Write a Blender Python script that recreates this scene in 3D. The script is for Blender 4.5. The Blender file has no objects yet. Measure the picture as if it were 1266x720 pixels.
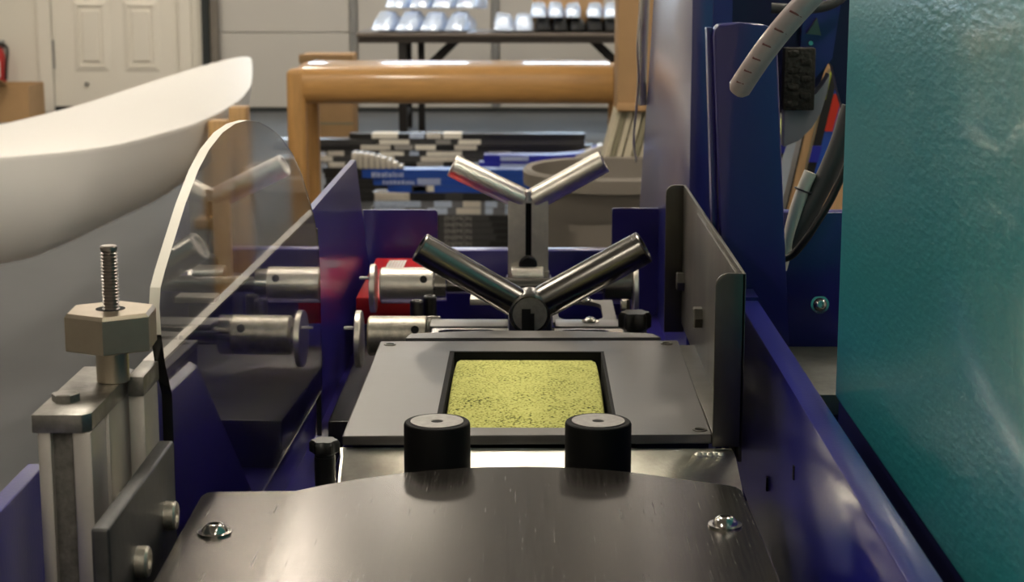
import bpy, bmesh, math, random
from mathutils import Vector, Matrix
random.seed(7)
S = bpy.context.scene
COL = S.collection
# ------------------------------------------------------------------ camera
cam = bpy.data.cameras.new('camera')
cam.sensor_width = 36.0
cam.lens = 36.0 * 2200 / 1266
cam.clip_start = 0.05
cam.clip_end = 60
cam.dof.use_dof = True
cam.dof.focus_distance = 1.5
cam.dof.aperture_fstop = 17.0
camo = bpy.data.objects.new('camera', cam)
camo.location = (0, 0, 1.30)
camo.rotation_euler = (math.radians(90 - 10.7), 0, math.radians(0.57))
COL.objects.link(camo)
S.camera = camo
# ------------------------------------------------------------------ world, exposure
w = bpy.data.worlds.new('world')
S.world = w
w.use_nodes = True
w.node_tree.nodes['Background'].inputs[0].default_value = (0.9, 0.95, 1.0, 1)
w.node_tree.nodes['Background'].inputs[1].default_value = 0.25
S.view_settings.view_transform = 'Standard'
S.view_settings.look = 'None'
S.view_settings.gamma = 1.0
S.view_settings.exposure = 0.95
LAMP = 22.0          # ceiling tubes
DAY = 7.0            # daylight in the garage door windows
# ------------------------------------------------------------------ materials
MATS = {}

def mat(name, col, rough=0.5, metal=0.0, bump=0.0, bscale=200.0, vary=0.0, vscale=8.0, coat=0.0, stretch=None, crough=0.08,
        spec=0.5, emit=None, aniso=0.0, bdist=0.001, rvary=0.0):
    m = bpy.data.materials.new(name)
    m.use_nodes = True
    nt = m.node_tree
    b = nt.nodes['Principled BSDF']
    b.inputs['Base Color'].default_value = (*col, 1)
    b.inputs['Roughness'].default_value = rough
    b.inputs['Metallic'].default_value = metal
    b.inputs['Specular IOR Level'].default_value = spec
    b.inputs['Coat Weight'].default_value = coat
    b.inputs['Coat Roughness'].default_value = crough
    b.inputs['Anisotropic'].default_value = aniso
    if emit:
        b.inputs['Emission Color'].default_value = (*emit[0], 1)
        b.inputs['Emission Strength'].default_value = emit[1]
    if bump or vary or rvary:
        tc = nt.nodes.new('ShaderNodeTexCoord')
        mp = nt.nodes.new('ShaderNodeMapping')
        nt.links.new(tc.outputs['Object'], mp.inputs[0])
        if stretch:
            mp.inputs['Scale'].default_value = stretch
    if bump:
        n = nt.nodes.new('ShaderNodeTexNoise')
        n.inputs['Scale'].default_value = bscale
        n.inputs['Detail'].default_value = 4
        bp = nt.nodes.new('ShaderNodeBump')
        bp.inputs['Strength'].default_value = bump
        bp.inputs['Distance'].default_value = bdist
        nt.links.new(mp.outputs[0], n.inputs['Vector'])
        nt.links.new(n.outputs[0], bp.inputs['Height'])
        nt.links.new(bp.outputs[0], b.inputs['Normal'])
    if vary or rvary:
        n2 = nt.nodes.new('ShaderNodeTexNoise')
        n2.inputs['Scale'].default_value = vscale
        n2.inputs['Detail'].default_value = 6
        n2.inputs['Roughness'].default_value = 0.65
        nt.links.new(mp.outputs[0], n2.inputs['Vector'])
        if vary:
            cr = nt.nodes.new('ShaderNodeValToRGB')
            cr.color_ramp.elements[0].position = 0.3
            cr.color_ramp.elements[1].position = 0.7
            cr.color_ramp.elements[0].color = (*[c * (1 - vary) for c in col], 1)
            cr.color_ramp.elements[1].color = (*[min(1, c * (1 + vary)) for c in col], 1)
            nt.links.new(n2.outputs[0], cr.inputs[0])
            nt.links.new(cr.outputs[0], b.inputs['Base Color'])
        if rvary:
            mr = nt.nodes.new('ShaderNodeMapRange')
            mr.inputs[1].default_value = 0.3
            mr.inputs[2].default_value = 0.7
            mr.inputs[3].default_value = max(0.02, rough - rvary)
            mr.inputs[4].default_value = rough + rvary
            nt.links.new(n2.outputs[0], mr.inputs[0])
            nt.links.new(mr.outputs[0], b.inputs['Roughness'])
    MATS[name] = m
    return m

mat('blue_paint', (0.018, 0.013, 0.15), 0.30, bump=0.12, bscale=260, coat=0.25, spec=0.6)
mat('blue_rail_paint', (0.012, 0.014, 0.26), 0.32, bump=0.12, bscale=300, coat=0.9, crough=0.16, stretch=(1, 1, .3))
mat('ledge_steel', (0.10, 0.10, 0.085), 0.6, 0.3, bump=0.2, bscale=120, vary=0.25, vscale=50)
mat('blue_gloss', (0.012, 0.014, 0.15), 0.32, bump=0.10, bscale=260, coat=1.0, spec=0.8, crough=0.22)
mat('navy_dark', (0.008, 0.009, 0.05), 0.4, spec=0.4)
mat('deck_steel', (0.215, 0.208, 0.20), 0.42, 1.0, bump=0.05, bscale=120, vary=0.12, vscale=16, rvary=0.06)
mat('cover_steel', (0.135, 0.122, 0.110), 0.24, 1.0, bump=0.05, bscale=120, vary=0.13, vscale=40, stretch=(14, 0.35, 1), rvary=0.04, bdist=0.0004)
mat('apron_steel', (0.92, 0.86, 0.74), 0.46, 1.0, bump=0.25, bscale=260, vary=0.18, vscale=30)
mat('bracket_steel', (0.165, 0.158, 0.14), 0.40, 1.0, bump=0.06, bscale=90, vary=0.2, vscale=18, stretch=(1, 1, .4))
mat('polished_steel', (0.52, 0.50, 0.47), 0.16, 1.0, rvary=0.04, vscale=20)
mat('roller_steel', (0.20, 0.193, 0.178), 0.25, 1.0)
mat('pale_steel', (0.78, 0.74, 0.66), 0.38, 1.0, bump=0.05, bscale=200, vary=0.1, vscale=60)
mat('zinc', (0.50, 0.47, 0.40), 0.42, 1.0, bump=0.35, bscale=220, vary=0.35, vscale=70)
mat('aluminium', (0.46, 0.44, 0.41), 0.42, 0.85, bump=0.04, bscale=200, vary=0.06, vscale=30)
mat('alu_groove', (0.10, 0.095, 0.085), 0.55, 0.6, bump=0.3, bscale=300, vary=0.4, vscale=120)
mat('clamp_steel', (0.075, 0.076, 0.076), 0.46, 0.9, bump=0.12, bscale=180, vary=0.2, vscale=40)
mat('cap_steel', (0.25, 0.24, 0.22), 0.40, 0.95, bump=0.3, bscale=160, vary=0.3, vscale=60)
mat('nickel_nut', (0.42, 0.36, 0.275), 0.36, 0.9, bump=0.03, bscale=400, vary=0.05, vscale=60)
mat('dark_thread', (0.30, 0.27, 0.25), 0.3, 1.0)
mat('rubber', (0.0025, 0.0025, 0.0025), 0.6, bump=0.1, bscale=700, spec=0.15)
mat('black_plastic', (0.008, 0.008, 0.008), 0.35)
mat('black_hole', (0.003, 0.003, 0.003), 0.9)
mat('roller_top', (0.34, 0.33, 0.31), 0.45, 0.9, vary=0.15, vscale=200)
mat('teal_paint', (0.04, 0.36, 0.39), 0.28, bump=0.42, bscale=240, coat=0.35, bdist=0.002, stretch=(1, .3, 1))
mat('red_plastic', (0.55, 0.012, 0.012), 0.35, coat=0.2)
mat('white_print', (0.75, 0.72, 0.68), 0.5)
mat('floor_epoxy', (0.075, 0.080, 0.084), 0.55, bump=0.03, bscale=6, vary=0.08, vscale=1.5, spec=0.35)
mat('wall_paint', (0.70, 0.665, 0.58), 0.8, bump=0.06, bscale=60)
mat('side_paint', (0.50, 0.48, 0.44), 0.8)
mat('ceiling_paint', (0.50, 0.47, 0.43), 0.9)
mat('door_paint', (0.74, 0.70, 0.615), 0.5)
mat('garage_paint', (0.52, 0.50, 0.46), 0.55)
mat('galvanised', (0.30, 0.30, 0.29), 0.5, 0.6, vary=0.1, vscale=5)
mat('dark_track', (0.03, 0.035, 0.035), 0.5, 0.3)
mat('hull_white', (0.84, 0.825, 0.79), 0.5, bump=0.02, bscale=3)
mat('timber', (0.52, 0.32, 0.13), 0.6, bump=0.1, bscale=30, vary=0.2, vscale=6, stretch=(12, 12, 1))
mat('oak', (0.50, 0.27, 0.085), 0.40, bump=0.05, bscale=30, vary=0.16, vscale=8, stretch=(1, 10, 10), coat=0.5)
mat('oak_upright', (0.46, 0.25, 0.08), 0.5, bump=0.05, bscale=30, vary=0.16, vscale=8, stretch=(10, 10, 1))
mat('cardboard', (0.40, 0.245, 0.115), 0.85, bump=0.05, bscale=100, vary=0.08, vscale=4)
mat('cream_board', (0.50, 0.45, 0.33), 0.7, vary=0.1, vscale=10)
mat('olive_board', (0.22, 0.20, 0.13), 0.7)
mat('bin_grey', (0.165, 0.145, 0.12), 0.5)
mat('table_dark', (0.035, 0.027, 0.022), 0.35, coat=0.15)
mat('table_top', (0.16, 0.135, 0.115), 0.3)
mat('table_metal', (0.012, 0.009, 0.008), 0.5)
mat('sleeve_silver', (0.62, 0.74, 0.95), 0.16, 0.35, bump=1.0, bscale=26, coat=0.8, bdist=0.012)
mat('sleeve_clear', (0.62, 0.58, 0.50), 0.25, bump=0.8, bscale=30, coat=0.6, bdist=0.01)
mat('ski_black', (0.012, 0.012, 0.012), 0.35, coat=0.3, bump=0.3, bscale=30, bdist=0.004)
mat('ski_grey', (0.045, 0.045, 0.045), 0.35, coat=0.3, bump=0.3, bscale=30, bdist=0.004)
mat('sleeve_dark', (0.16, 0.165, 0.18), 0.18, bump=1.0, bscale=24, coat=0.8, bdist=0.012)
mat('ski_blue', (0.012, 0.075, 0.42), 0.3, coat=0.4)
mat('ski_royal', (0.02, 0.025, 0.38), 0.3, coat=0.5, bump=0.3, bscale=30, bdist=0.004)
mat('tag_white', (0.80, 0.76, 0.66), 0.5)
mat('print_grey', (0.30, 0.29, 0.27), 0.5)
mat('print_pale_blue', (0.38, 0.45, 0.68), 0.5)
mat('wood_core', (0.62, 0.38, 0.18), 0.6, vary=0.15, vscale=9, stretch=(10, 10, 1))
mat('lime', (0.48, 0.60, 0.05), 0.4)
mat('ski_red', (0.60, 0.035, 0.015), 0.4)
mat('wrap_plastic', (0.42, 0.34, 0.335), 0.28, bump=0.1, bscale=80, vary=0.08, vscale=50, coat=0.3)
mat('wrap_inner', (0.16, 0.045, 0.045), 0.5)
mat('cable_white', (0.62, 0.58, 0.50), 0.45)
mat('cable_grey', (0.045, 0.045, 0.045), 0.5)
mat('band_grey', (0.20, 0.21, 0.24), 0.35)
mat('chain_dark', (0.012, 0.010, 0.006), 0.6, 0.2, bump=0.8, bscale=150, vary=0.5, vscale=80, bdist=0.004)
mat('clear_strip', (0.55, 0.52, 0.48), 0.2, 0.5)
mat('fire_red', (0.45, 0.02, 0.02), 0.35)
mat('lamp_white', (0.9, 0.9, 0.9), 0.5, emit=((1.0, 0.90, 0.76), LAMP))
mat('day_pane', (0.5, 0.6, 0.7), 0.1, emit=((0.62, 0.80, 1.0), DAY))
# clear acrylic
m = mat('acrylic', (0.93, 0.92, 0.90), 0.015)
b = m.node_tree.nodes['Principled BSDF']
b.inputs['Transmission Weight'].default_value = 1.0
b.inputs['IOR'].default_value = 1.49
# frosted sawn edge of the acrylic
mat('acrylic_edge', (0.72, 0.69, 0.60), 0.45, bump=0.2, bscale=200)
# porous yellow-green grinding stone
m = mat('stone_green', (0.58, 0.58, 0.15), 0.9, spec=0.2)
nt = m.node_tree
b = nt.nodes['Principled BSDF']
tc = nt.nodes.new('ShaderNodeTexCoord')
vo = nt.nodes.new('ShaderNodeTexNoise')
vo.inputs['Scale'].default_value = 420
vo.inputs['Detail'].default_value = 2
big = nt.nodes.new('ShaderNodeTexNoise')
big.inputs['Scale'].default_value = 30
mx = nt.nodes.new('ShaderNodeMath')
mx.operation = 'MULTIPLY_ADD'
mx.inputs[1].default_value = 0.25
cr = nt.nodes.new('ShaderNodeValToRGB')
e = cr.color_ramp.elements
e[0].position = 0.46
e[0].color = (0.09, 0.10, 0.02, 1)
e[1].position = 0.54
e[1].color = (0.50, 0.50, 0.13, 1)
e2 = cr.color_ramp.elements.new(0.72)
e2.color = (0.66, 0.66, 0.22, 1)
bp = nt.nodes.new('ShaderNodeBump')
bp.inputs['Strength'].default_value = 0.7
bp.inputs['Distance'].default_value = 0.002
L = nt.links.new
L(tc.outputs['Object'], vo.inputs['Vector'])
L(tc.outputs['Object'], big.inputs['Vector'])
L(big.outputs[0], mx.inputs[0])
L(vo.outputs[0], mx.inputs[2])
L(mx.outputs[0], cr.inputs[0])
L(cr.outputs[0], b.inputs['Base Color'])
L(vo.outputs[0], bp.inputs['Height'])
L(bp.outputs[0], b.inputs['Normal'])

# ------------------------------------------------------------------ mesh helpers
def V(*a):
    return Vector(a)

def new():
    return bmesh.new()

def box(bm, x0, x1, y0, y1, z0, z1, bev=0.0, seg=2, M=None):
    r = bmesh.ops.create_cube(bm, size=1)
    vs = r['verts']
    for v in vs:
        v.co = V(x0 + (v.co.x + .5) * (x1 - x0), y0 + (v.co.y + .5) * (y1 - y0), z0 + (v.co.z + .5) * (z1 - z0))
    if M is not None:
        for v in vs:
            v.co = M @ v.co
    if bev:
        es = list({e for v in vs for e in v.link_edges})
        bmesh.ops.bevel(bm, geom=es, offset=bev, segments=seg, affect='EDGES', profile=0.5)
    return bm

def basis(d):
    d = d.normalized()
    u = d.orthogonal().normalized() if abs(d.z) > .99 else d.cross(V(0, 0, 1)).normalized()
    return d, u, d.cross(u)

def lathe(bm, p0, axis, prof, seg=32, cap0=True, cap1=True, phase=0.0):
    """prof: list of (distance along axis, radius)"""
    d, u, v = basis(Vector(axis))
    p0 = Vector(p0)
    rings = []
    for t, r in prof:
        c = p0 + d * t
        rings.append([bm.verts.new(c + (u * math.cos(a) + v * math.sin(a)) * r)
                      for a in [phase + 2 * math.pi * k / seg for k in range(seg)]])
    for a, b_ in zip(rings, rings[1:]):
        for k in range(seg):
            bm.faces.new((a[k], a[(k + 1) % seg], b_[(k + 1) % seg], b_[k]))
    if cap0:
        bm.faces.new(rings[0][::-1])
    if cap1:
        bm.faces.new(rings[-1])
    return bm

def cyl(bm, p0, p1, r, seg=32, ch=0.0):
    p0, p1 = Vector(p0), Vector(p1)
    Ln = (p1 - p0).length
    prof = [(0, r), (Ln, r)] if not ch else [(0, r - ch), (ch, r), (Ln - ch, r), (Ln, r - ch)]
    return lathe(bm, p0, p1 - p0, prof, seg)

def prism(bm, pts, ext, bev=0.0):
    """pts: closed 3-D polygon, ext: extrusion vector"""
    ext = Vector(ext)
    a = [bm.verts.new(Vector(p)) for p in pts]
    b_ = [bm.verts.new(Vector(p) + ext) for p in pts]
    n = len(pts)
    fs = [bm.faces.new(a[::-1]), bm.faces.new(b_)]
    for k in range(n):
        fs.append(bm.faces.new((a[k], a[(k + 1) % n], b_[(k + 1) % n], b_[k])))
    if bev:
        es = list({e for f in fs for e in f.edges})
        bmesh.ops.bevel(bm, geom=es, offset=bev, segments=2, affect='EDGES', profile=0.5)
    return bm

def ring_prism(bm, outer, inner, ext):
    """plate with a hole; outer and inner have the same count"""
    ext = Vector(ext)
    n = len(outer)
    A = [bm.verts.new(Vector(p)) for p in outer]
    B = [bm.verts.new(Vector(p)) for p in inner]
    A2 = [bm.verts.new(Vector(p) + ext) for p in outer]
    B2 = [bm.verts.new(Vector(p) + ext) for p in inner]
    for k in range(n):
        j = (k + 1) % n
        bm.faces.new((A[k], B[k], B[j], A[j]))
        bm.faces.new((A2[k], A2[j], B2[j], B2[k]))
        bm.faces.new((A[k], A[j], A2[j], A2[k]))
        bm.faces.new((B[k], B2[k], B2[j], B[j]))
    return bm

def rrect(x0, x1, y0, y1, r, z, n=5):
    out = []
    for cx, cy, a0 in ((x1 - r, y1 - r, 0), (x0 + r, y1 - r, 90), (x0 + r, y0 + r, 180), (x1 - r, y0 + r, 270)):
        for k in range(n + 1):
            a = math.radians(a0 + 90 * k / n)
            out.append((cx + r * math.cos(a), cy + r * math.sin(a), z))
    return out

def smooth_path(pts, n=8):
    P = [Vector(p) for p in pts]
    P = [P[0] * 2 - P[1]] + P + [P[-1] * 2 - P[-2]]
    out = []
    for i in range(1, len(P) - 2):
        for k in range(n):
            t = k / n
            a, b_, c, d = P[i - 1:i + 3]
            out.append(0.5 * ((2 * b_) + (c - a) * t + (2 * a - 5 * b_ + 4 * c - d) * t * t + (3 * b_ - a - 3 * c + d) * t ** 3))
    out.append(P[-2].copy())
    return out

def tube(bm, path, r, seg=14, rfun=None):
    path = [Vector(p) for p in path]
    rings = []
    ref = V(0.31, 0.9, 0.2)
    for i, p in enumerate(path):
        d = (path[min(i + 1, len(path) - 1)] - path[max(i - 1, 0)]).normalized()
        u = (ref - d * ref.dot(d)).normalized()
        ref = u
        v = d.cross(u)
        rr = r if rfun is None else rfun(i / (len(path) - 1))
        rings.append([bm.verts.new(p + (u * math.cos(2 * math.pi * k / seg) + v * math.sin(2 * math.pi * k / seg)) * rr) for k in range(seg)])
    for a, b_ in zip(rings, rings[1:]):
        for k in range(seg):
            bm.faces.new((a[k], a[(k + 1) % seg], b_[(k + 1) % seg], b_[k]))
    bm.faces.new(rings[0][::-1])
    bm.faces.new(rings[-1])
    return bm

def obj(name, bm, material, parent=None, smooth=True, label=None, angle=32):
    bmesh.ops.recalc_face_normals(bm, faces=bm.faces)
    me = bpy.data.meshes.new(name)
    bm.to_mesh(me)
    bm.free()
    for m_ in (material if isinstance(material, (list, tuple)) else [material]):
        me.materials.append(MATS[m_])
    if smooth:
        me.shade_smooth()
        me.set_sharp_from_angle(angle=math.radians(angle))
    o = bpy.data.objects.new(name, me)
    COL.objects.link(o)
    if parent is not None:
        o.parent = parent
        p = parent
        M = Matrix.Identity(4)
        while p is not None:
            M = Matrix.Translation(p.location) @ p.rotation_euler.to_matrix().to_4x4() @ M
            p = p.parent
        me.transform(M.inverted())
    if label:
        o['label'] = label
    return o

def tag(o, label, cat, group=None):
    o['label'] = label
    o['category'] = cat
    if group:
        o['group'] = group
    return o

def thing(name, label, cat, loc=(0, 0, 0), group=None, rotz=0.0):
    o = bpy.data.objects.new(name, None)
    o.empty_display_size = 0.05
    COL.objects.link(o)
    o.location = loc
    o.rotation_euler = (0, 0, rotz)
    return tag(o, label, cat, group)

def struct(name, bm, m_, parent=None, smooth=False):
    o = obj(name, bm, m_, parent, smooth)
    if parent is None:
        o['kind'] = 'structure'
    return o

def screw_bm(c, axis, r, h, seg=28):
    """button head with washer rim and a hex socket"""
    bm = new()
    lathe(bm, c, axis, [(0, r * 1.35), (h * .22, r * 1.35), (h * .25, r * 1.02), (h * .55, r * .92), (h * .85, r * .70), (h, r * .50), (h, r * .40), (h * .35, r * .36)], seg)
    return bm

def hex_bm(c, axis, r, h, phase=0.0, ch=0.12):
    bm = new()
    lathe(bm, c, axis, [(0, r), (h * (1 - ch), r), (h, r * .88)], 6, phase=phase)
    return bm

def knob_bm(c, r, h, lobes=6):
    bm = new()
    n = lobes * 6
    prof = [(0, .72), (h * .3, .72), (h * .45, 1.0), (h * .86, 1.0), (h, .86)]
    rings = []
    for z, s in prof:
        ring = []
        for k in range(n):
            a = 2 * math.pi * k / n
            rr = r * s * (1 + .10 * math.cos(lobes * a) * (1 if s > .75 else 0))
            ring.append(bm.verts.new((c[0] + rr * math.cos(a), c[1] + rr * math.sin(a), c[2] + z)))
        rings.append(ring)
    for a, b_ in zip(rings, rings[1:]):
        for k in range(n):
            bm.faces.new((a[k], a[(k + 1) % n], b_[(k + 1) % n], b_[k]))
    bm.faces.new(rings[0][::-1])
    bm.faces.new(rings[-1])
    return bm

# ------------------------------------------------------------------ the setting
XL, XR, YB, YF, ZC = -5.6, 4.4, -4.0, 15.0, 3.7
struct('floor', box(new(), XL, XR, YB, YF + .1, -0.1, 0), 'floor_epoxy')
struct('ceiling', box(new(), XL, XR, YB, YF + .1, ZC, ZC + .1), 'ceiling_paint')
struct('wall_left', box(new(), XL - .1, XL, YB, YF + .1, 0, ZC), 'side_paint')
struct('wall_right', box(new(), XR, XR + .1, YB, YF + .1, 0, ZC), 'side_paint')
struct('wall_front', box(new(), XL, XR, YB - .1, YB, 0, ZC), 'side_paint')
# back wall: left piece, between door and garage door, above, right
bm = new()
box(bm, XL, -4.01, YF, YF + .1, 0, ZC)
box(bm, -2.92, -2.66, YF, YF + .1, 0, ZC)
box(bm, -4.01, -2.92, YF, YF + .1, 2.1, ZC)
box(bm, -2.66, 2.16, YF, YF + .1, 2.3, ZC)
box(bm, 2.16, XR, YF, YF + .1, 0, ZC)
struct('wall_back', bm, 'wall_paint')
# panelled person door
d1 = struct('door_1', box(new(), -4.0, -2.93, YF + .02, YF + .06, 0.045, 2.1), 'door_paint')
for x0 in (-3.83, -3.41):
    for z0, z1 in ((0.33, 0.935), (1.07, 1.66), (1.74, 2.0)):
        ring = new()
        ring_prism(ring, [(x0, YF + .02, z0), (x0 + .31, YF + .02, z0), (x0 + .31, YF + .02, z1), (x0, YF + .02, z1)],
                   [(x0 + .05, YF + .005, z0 + .05), (x0 + .26, YF + .005, z0 + .05), (x0 + .26, YF + .005, z1 - .05), (x0 + .05, YF + .005, z1 - .05)], (0, .02, 0))
        fr = struct('panel_moulding', ring, 'door_paint', d1)
        struct('panel', box(new(), x0 + .08, x0 + .23, YF + .006, YF + .03, z0 + .09, z1 - .09, .008), 'door_paint', d1)
struct('door_bolt', lathe(new(), (-3.73, YF + .02, .235), (0, -1, 0), [(0, .018), (.02, .016), (.026, .010)], 16), 'galvanised', d1)
struct('hinge', box(new(), -4.035, -3.99, YF - .012, YF + .02, .36, .60, .004), 'galvanised', d1)
struct('threshold', box(new(), -4.0, -2.93, YF - .01, YF + .08, 0, .045), 'dark_track', d1)
struct('trim_1', box(new(), -4.12, -4.005, YF - .025, YF, 0, 2.2, .006), 'door_paint')
struct('trim_2', box(new(), -2.93, -2.83, YF - .025, YF, 0, 2.2, .006), 'door_paint')
struct('trim_3', box(new(), -4.12, -2.83, YF - .025, YF, 2.1, 2.2, .006), 'door_paint')
struct('trim_4', box(new(), -2.735, -2.675, YF - .06, YF, 0, 2.5, .004), 'dark_track')
struct('baseboard_back', box(new(), XL, -4.125, YF - .015, YF, 0, .09), 'door_paint')
# garage door in sections with stiles and a row of windows
g = struct('door_2', box(new(), -2.66, 2.16, YF + .05, YF + .09, 0.0, 2.3), 'garage_paint')
xs = [-2.66, -1.475, -0.29, 0.90, 2.16]
zs = [0.03, 0.66, 1.22, 1.78, 2.3]
for i in range(4):
    for j in range(4):
        x0, x1, z0, z1 = xs[i] + .035, xs[i + 1] - .035, zs[j] + .004, zs[j + 1] - .004
        if j == 2:
            wx0, wx1, wz0, wz1 = x0 + .2, x1 - .2, z0 + .08, z1 - .09
            struct('window_panel', ring_prism(new(), [(x0, YF + .03, z0), (x1, YF + .03, z0), (x1, YF + .03, z1), (x0, YF + .03, z1)],
                   [(wx0, YF + .03, wz0), (wx1, YF + .03, wz0), (wx1, YF + .03, wz1), (wx0, YF + .03, wz1)], (0, .03, 0)), 'garage_paint', g)
            struct('pane', box(new(), wx0, wx1, YF + .04, YF + .045, wz0, wz1), 'day_pane', g)
        else:
            struct('panel', box(new(), x0, x1, YF + .03, YF + .06, z0, z1, .006), 'garage_paint', g)
for x in xs[1:4]:
    for j in range(4):
        struct('stile', box(new(), x - .03, x + .03, YF + .01, YF + .05, zs[j] + .004, zs[j + 1] - .004, .004), 'galvanised', g)
struct('bottom_seal', box(new(), -2.66, 2.16, YF + .01, YF + .05, 0, .03), 'dark_track', g)
struct('track', box(new(), -2.66, -2.60, YF - .05, YF + .02, 0, 2.3, .005), 'bin_grey', g)
struct('track_joint', box(new(), -2.665, -2.595, YF - .056, YF, .93, .95, .002), 'galvanised', g)
# ceiling lamps (unseen, above the frame); some added to brighten apron and back wall
for (x, y) in [(-1.28, 8.2), (-2.6, 3.2), (-3.2, 12.6), (-0.75, 3.3), (0.95, 3.3), (1.1, -0.6), (0.9, 12.0), (-2.5, -2.0), (3.2, 8.0), (3.2, 2.0), (-4.4, 6.5), (0.9, -3), (-0.9, 12.4), (-4.5, 11.5)]:
    t = thing('ceiling_light', 'unseen long white fluorescent fixture fixed to the ceiling', 'lamp', (x, y, ZC), 'ceiling fixtures')
    obj('housing', box(new(), x - .16, x + .16, y - .63, y + .63, ZC - .05, ZC, .005), 'door_paint', t)
    obj('diffuser', box(new(), x - .14, x + .14, y - .60, y + .60, ZC - .075, ZC - .05, .005), 'lamp_white', t)

# ------------------------------------------------------------------ far things
# fire extinguisher by the wall and the cartons under it
t = thing('fire_extinguisher', 'red fire extinguisher with white tag hung on the far white wall', 'extinguisher', (-4.45, 14.9, .15))
obj('body', lathe(new(), (-4.45, 14.9, .20), (0, 0, 1), [(0, .06), (.01, .075), (.28, .075), (.34, .05), (.36, .03)], 24), 'fire_red', t)
obj('label', box(new(), -4.50, -4.40, 14.818, 14.83, .30, .44, .002), 'white_print', t)
obj('valve', box(new(), -4.48, -4.38, 14.87, 14.93, .55, .60, .01), 'galvanised', t)
obj('hose', tube(new(), smooth_path([(-4.42, 14.88, .58), (-4.34, 14.85, .54), (-4.35, 14.84, .40), (-4.36, 14.84, .28)]), .012), 'black_plastic', t)
obj('bracket', box(new(), -4.50, -4.40, 14.97, 15.0, .2, .6), 'galvanised', t)
obj('hook', box(new(), -4.47, -4.43, 14.93, 14.98, .50, .53), 'galvanised', t)
t = thing('cardboard_box', 'brown open carton on the floor below the fire extinguisher', 'box', (-4.2, 14.2, 0))
bm = new()
ring_prism(bm, [(-4.6, 14.0, 0), (-3.94, 14.0, 0), (-3.94, 14.45, 0), (-4.6, 14.45, 0)], [(-4.59, 14.01, 0), (-3.95, 14.01, 0), (-3.95, 14.44, 0), (-4.59, 14.44, 0)], (0, 0, .29))
box(bm, -4.59, -3.95, 14.01, 14.44, 0, .01)
obj('carton', bm, 'cardboard', t, False)
obj('flap', prism(new(), [(-4.6, 14.0, .29), (-4.1, 14.0, .29), (-4.12, 13.86, .345), (-4.6, 13.86, .345)], (0, .003, .006)), 'cardboard', t, False)
t = thing('carton', 'tall brown carton standing behind the oak bench leg', 'box', (-1.37, 12.25, 0))
obj('carton', box(new(), -1.555, -1.20, 12.1, 12.45, 0, .635, .004), 'cardboard', t)
obj('flap', box(new(), -1.56, -1.195, 12.085, 12.1, .585, .64, .003), 'cardboard', t)
obj('tape', box(new(), -1.556, -1.199, 12.094, 12.099, .165, .18), 'olive_board', t)

# folding table with wrapped skis
t = thing('folding_table', 'long dark brown folding table in front of the garage door', 'table', (0.3, 13.3, 0))
obj('tabletop', box(new(), -1.26, 1.18, 13.0, 13.76, .715, .745, .006), 'table_top', t)
obj('apron', ring_prism(new(), [(-1.245, 13.01, .672), (1.165, 13.01, .672), (1.165, 13.75, .672), (-1.245, 13.75, .672)],
    [(-1.22, 13.035, .672), (1.14, 13.035, .672), (1.14, 13.725, .672), (-1.22, 13.725, .672)], (0, 0, .042)), 'table_dark', t, False)
for sx, xo in ((1, -.93), (-1, .85)):
    for yy in (13.08, 13.66):
        obj('leg', box(new(), xo - .03, xo + .03, yy - .03, yy + .03, 0, .70, .005), 'table_metal', t)
    obj('crossbar', box(new(), xo - .02, xo + .02, 13.08, 13.66, .12, .16), 'table_metal', t)
    x2 = xo + sx * .42
    bm = new()
    prism(bm, [(xo + sx * .06, 13.35, .42), (xo + sx * .12, 13.35, .38), (x2 + sx * .03, 13.35, .70), (x2 - sx * .06, 13.35, .70)], (0, .05, 0))
    obj('brace', bm, 'table_metal', t, False)
    obj('leg', box(new(), xo + sx * .12 - .025, xo + sx * .12 + .025, 13.35, 13.40, 0, .70, .005), 'table_metal', t)

def wrapped_ski(x, z, y0, wd, label, grp, rot=0.0, mname='sleeve_silver', h=.06, L_=.62, wedge=.17, rise=.06):
    """plastic sleeve around a ski, its turned-up end to the camera"""
    bm = new()
    n = 10
    rnd = random.Random(int((x * 1000) + z * 777))
    rows = []
    for i in range(n):
        t_ = i / (n - 1)
        y = t_ * L_
        if y < wedge:
            k = y / wedge
            zt = .02 + (h + rise - .02) * math.sin(k * math.pi / 2)
            zb = 0.004 + .01 * (1 - k)
        else:
            k = (y - wedge) / (L_ - wedge)
            zt = h + rise * (1 - k) ** 1.5
            zb = 0.0
        ww = wd * .5 * (1 - .10 * (1 - min(1, y / .06)))
        rows.append([bm.verts.new((s * ww * f, y, zz)) for s, f, zz in
                     ((-1, 1, zb), (-1, 1.02, zb + (zt - zb) * .55), (-1, .74, zt * (1 + rnd.uniform(-.06, .06))), (0, 1, zt * (1 + rnd.uniform(0, .10))),
                      (1, .74, zt * (1 + rnd.uniform(-.06, .06))), (1, 1.02, zb + (zt - zb) * .55), (1, 1, zb))])
    for a, b_ in zip(rows, rows[1:]):
        for k in range(7):
            bm.faces.new((a[k], a[(k + 1) % 7], b_[(k + 1) % 7], b_[k]))
    bm.faces.new(rows[0])
    bm.faces.new(rows[-1][::-1])
    o = obj('wrapped_ski', bm, mname, None, True, angle=50)
    o.location = (x, y0, z)
    o.rotation_euler = (0, 0, rot)
    tag(o, label, 'ski', grp)
    # band of tape round the sleeve
    bt = new()
    yy = wedge + .02
    box(bt, x - wd * .53, x + wd * .53, y0 + yy, y0 + yy + .03, z - .0, z + h + rise + .006, .006)
    return o

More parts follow.
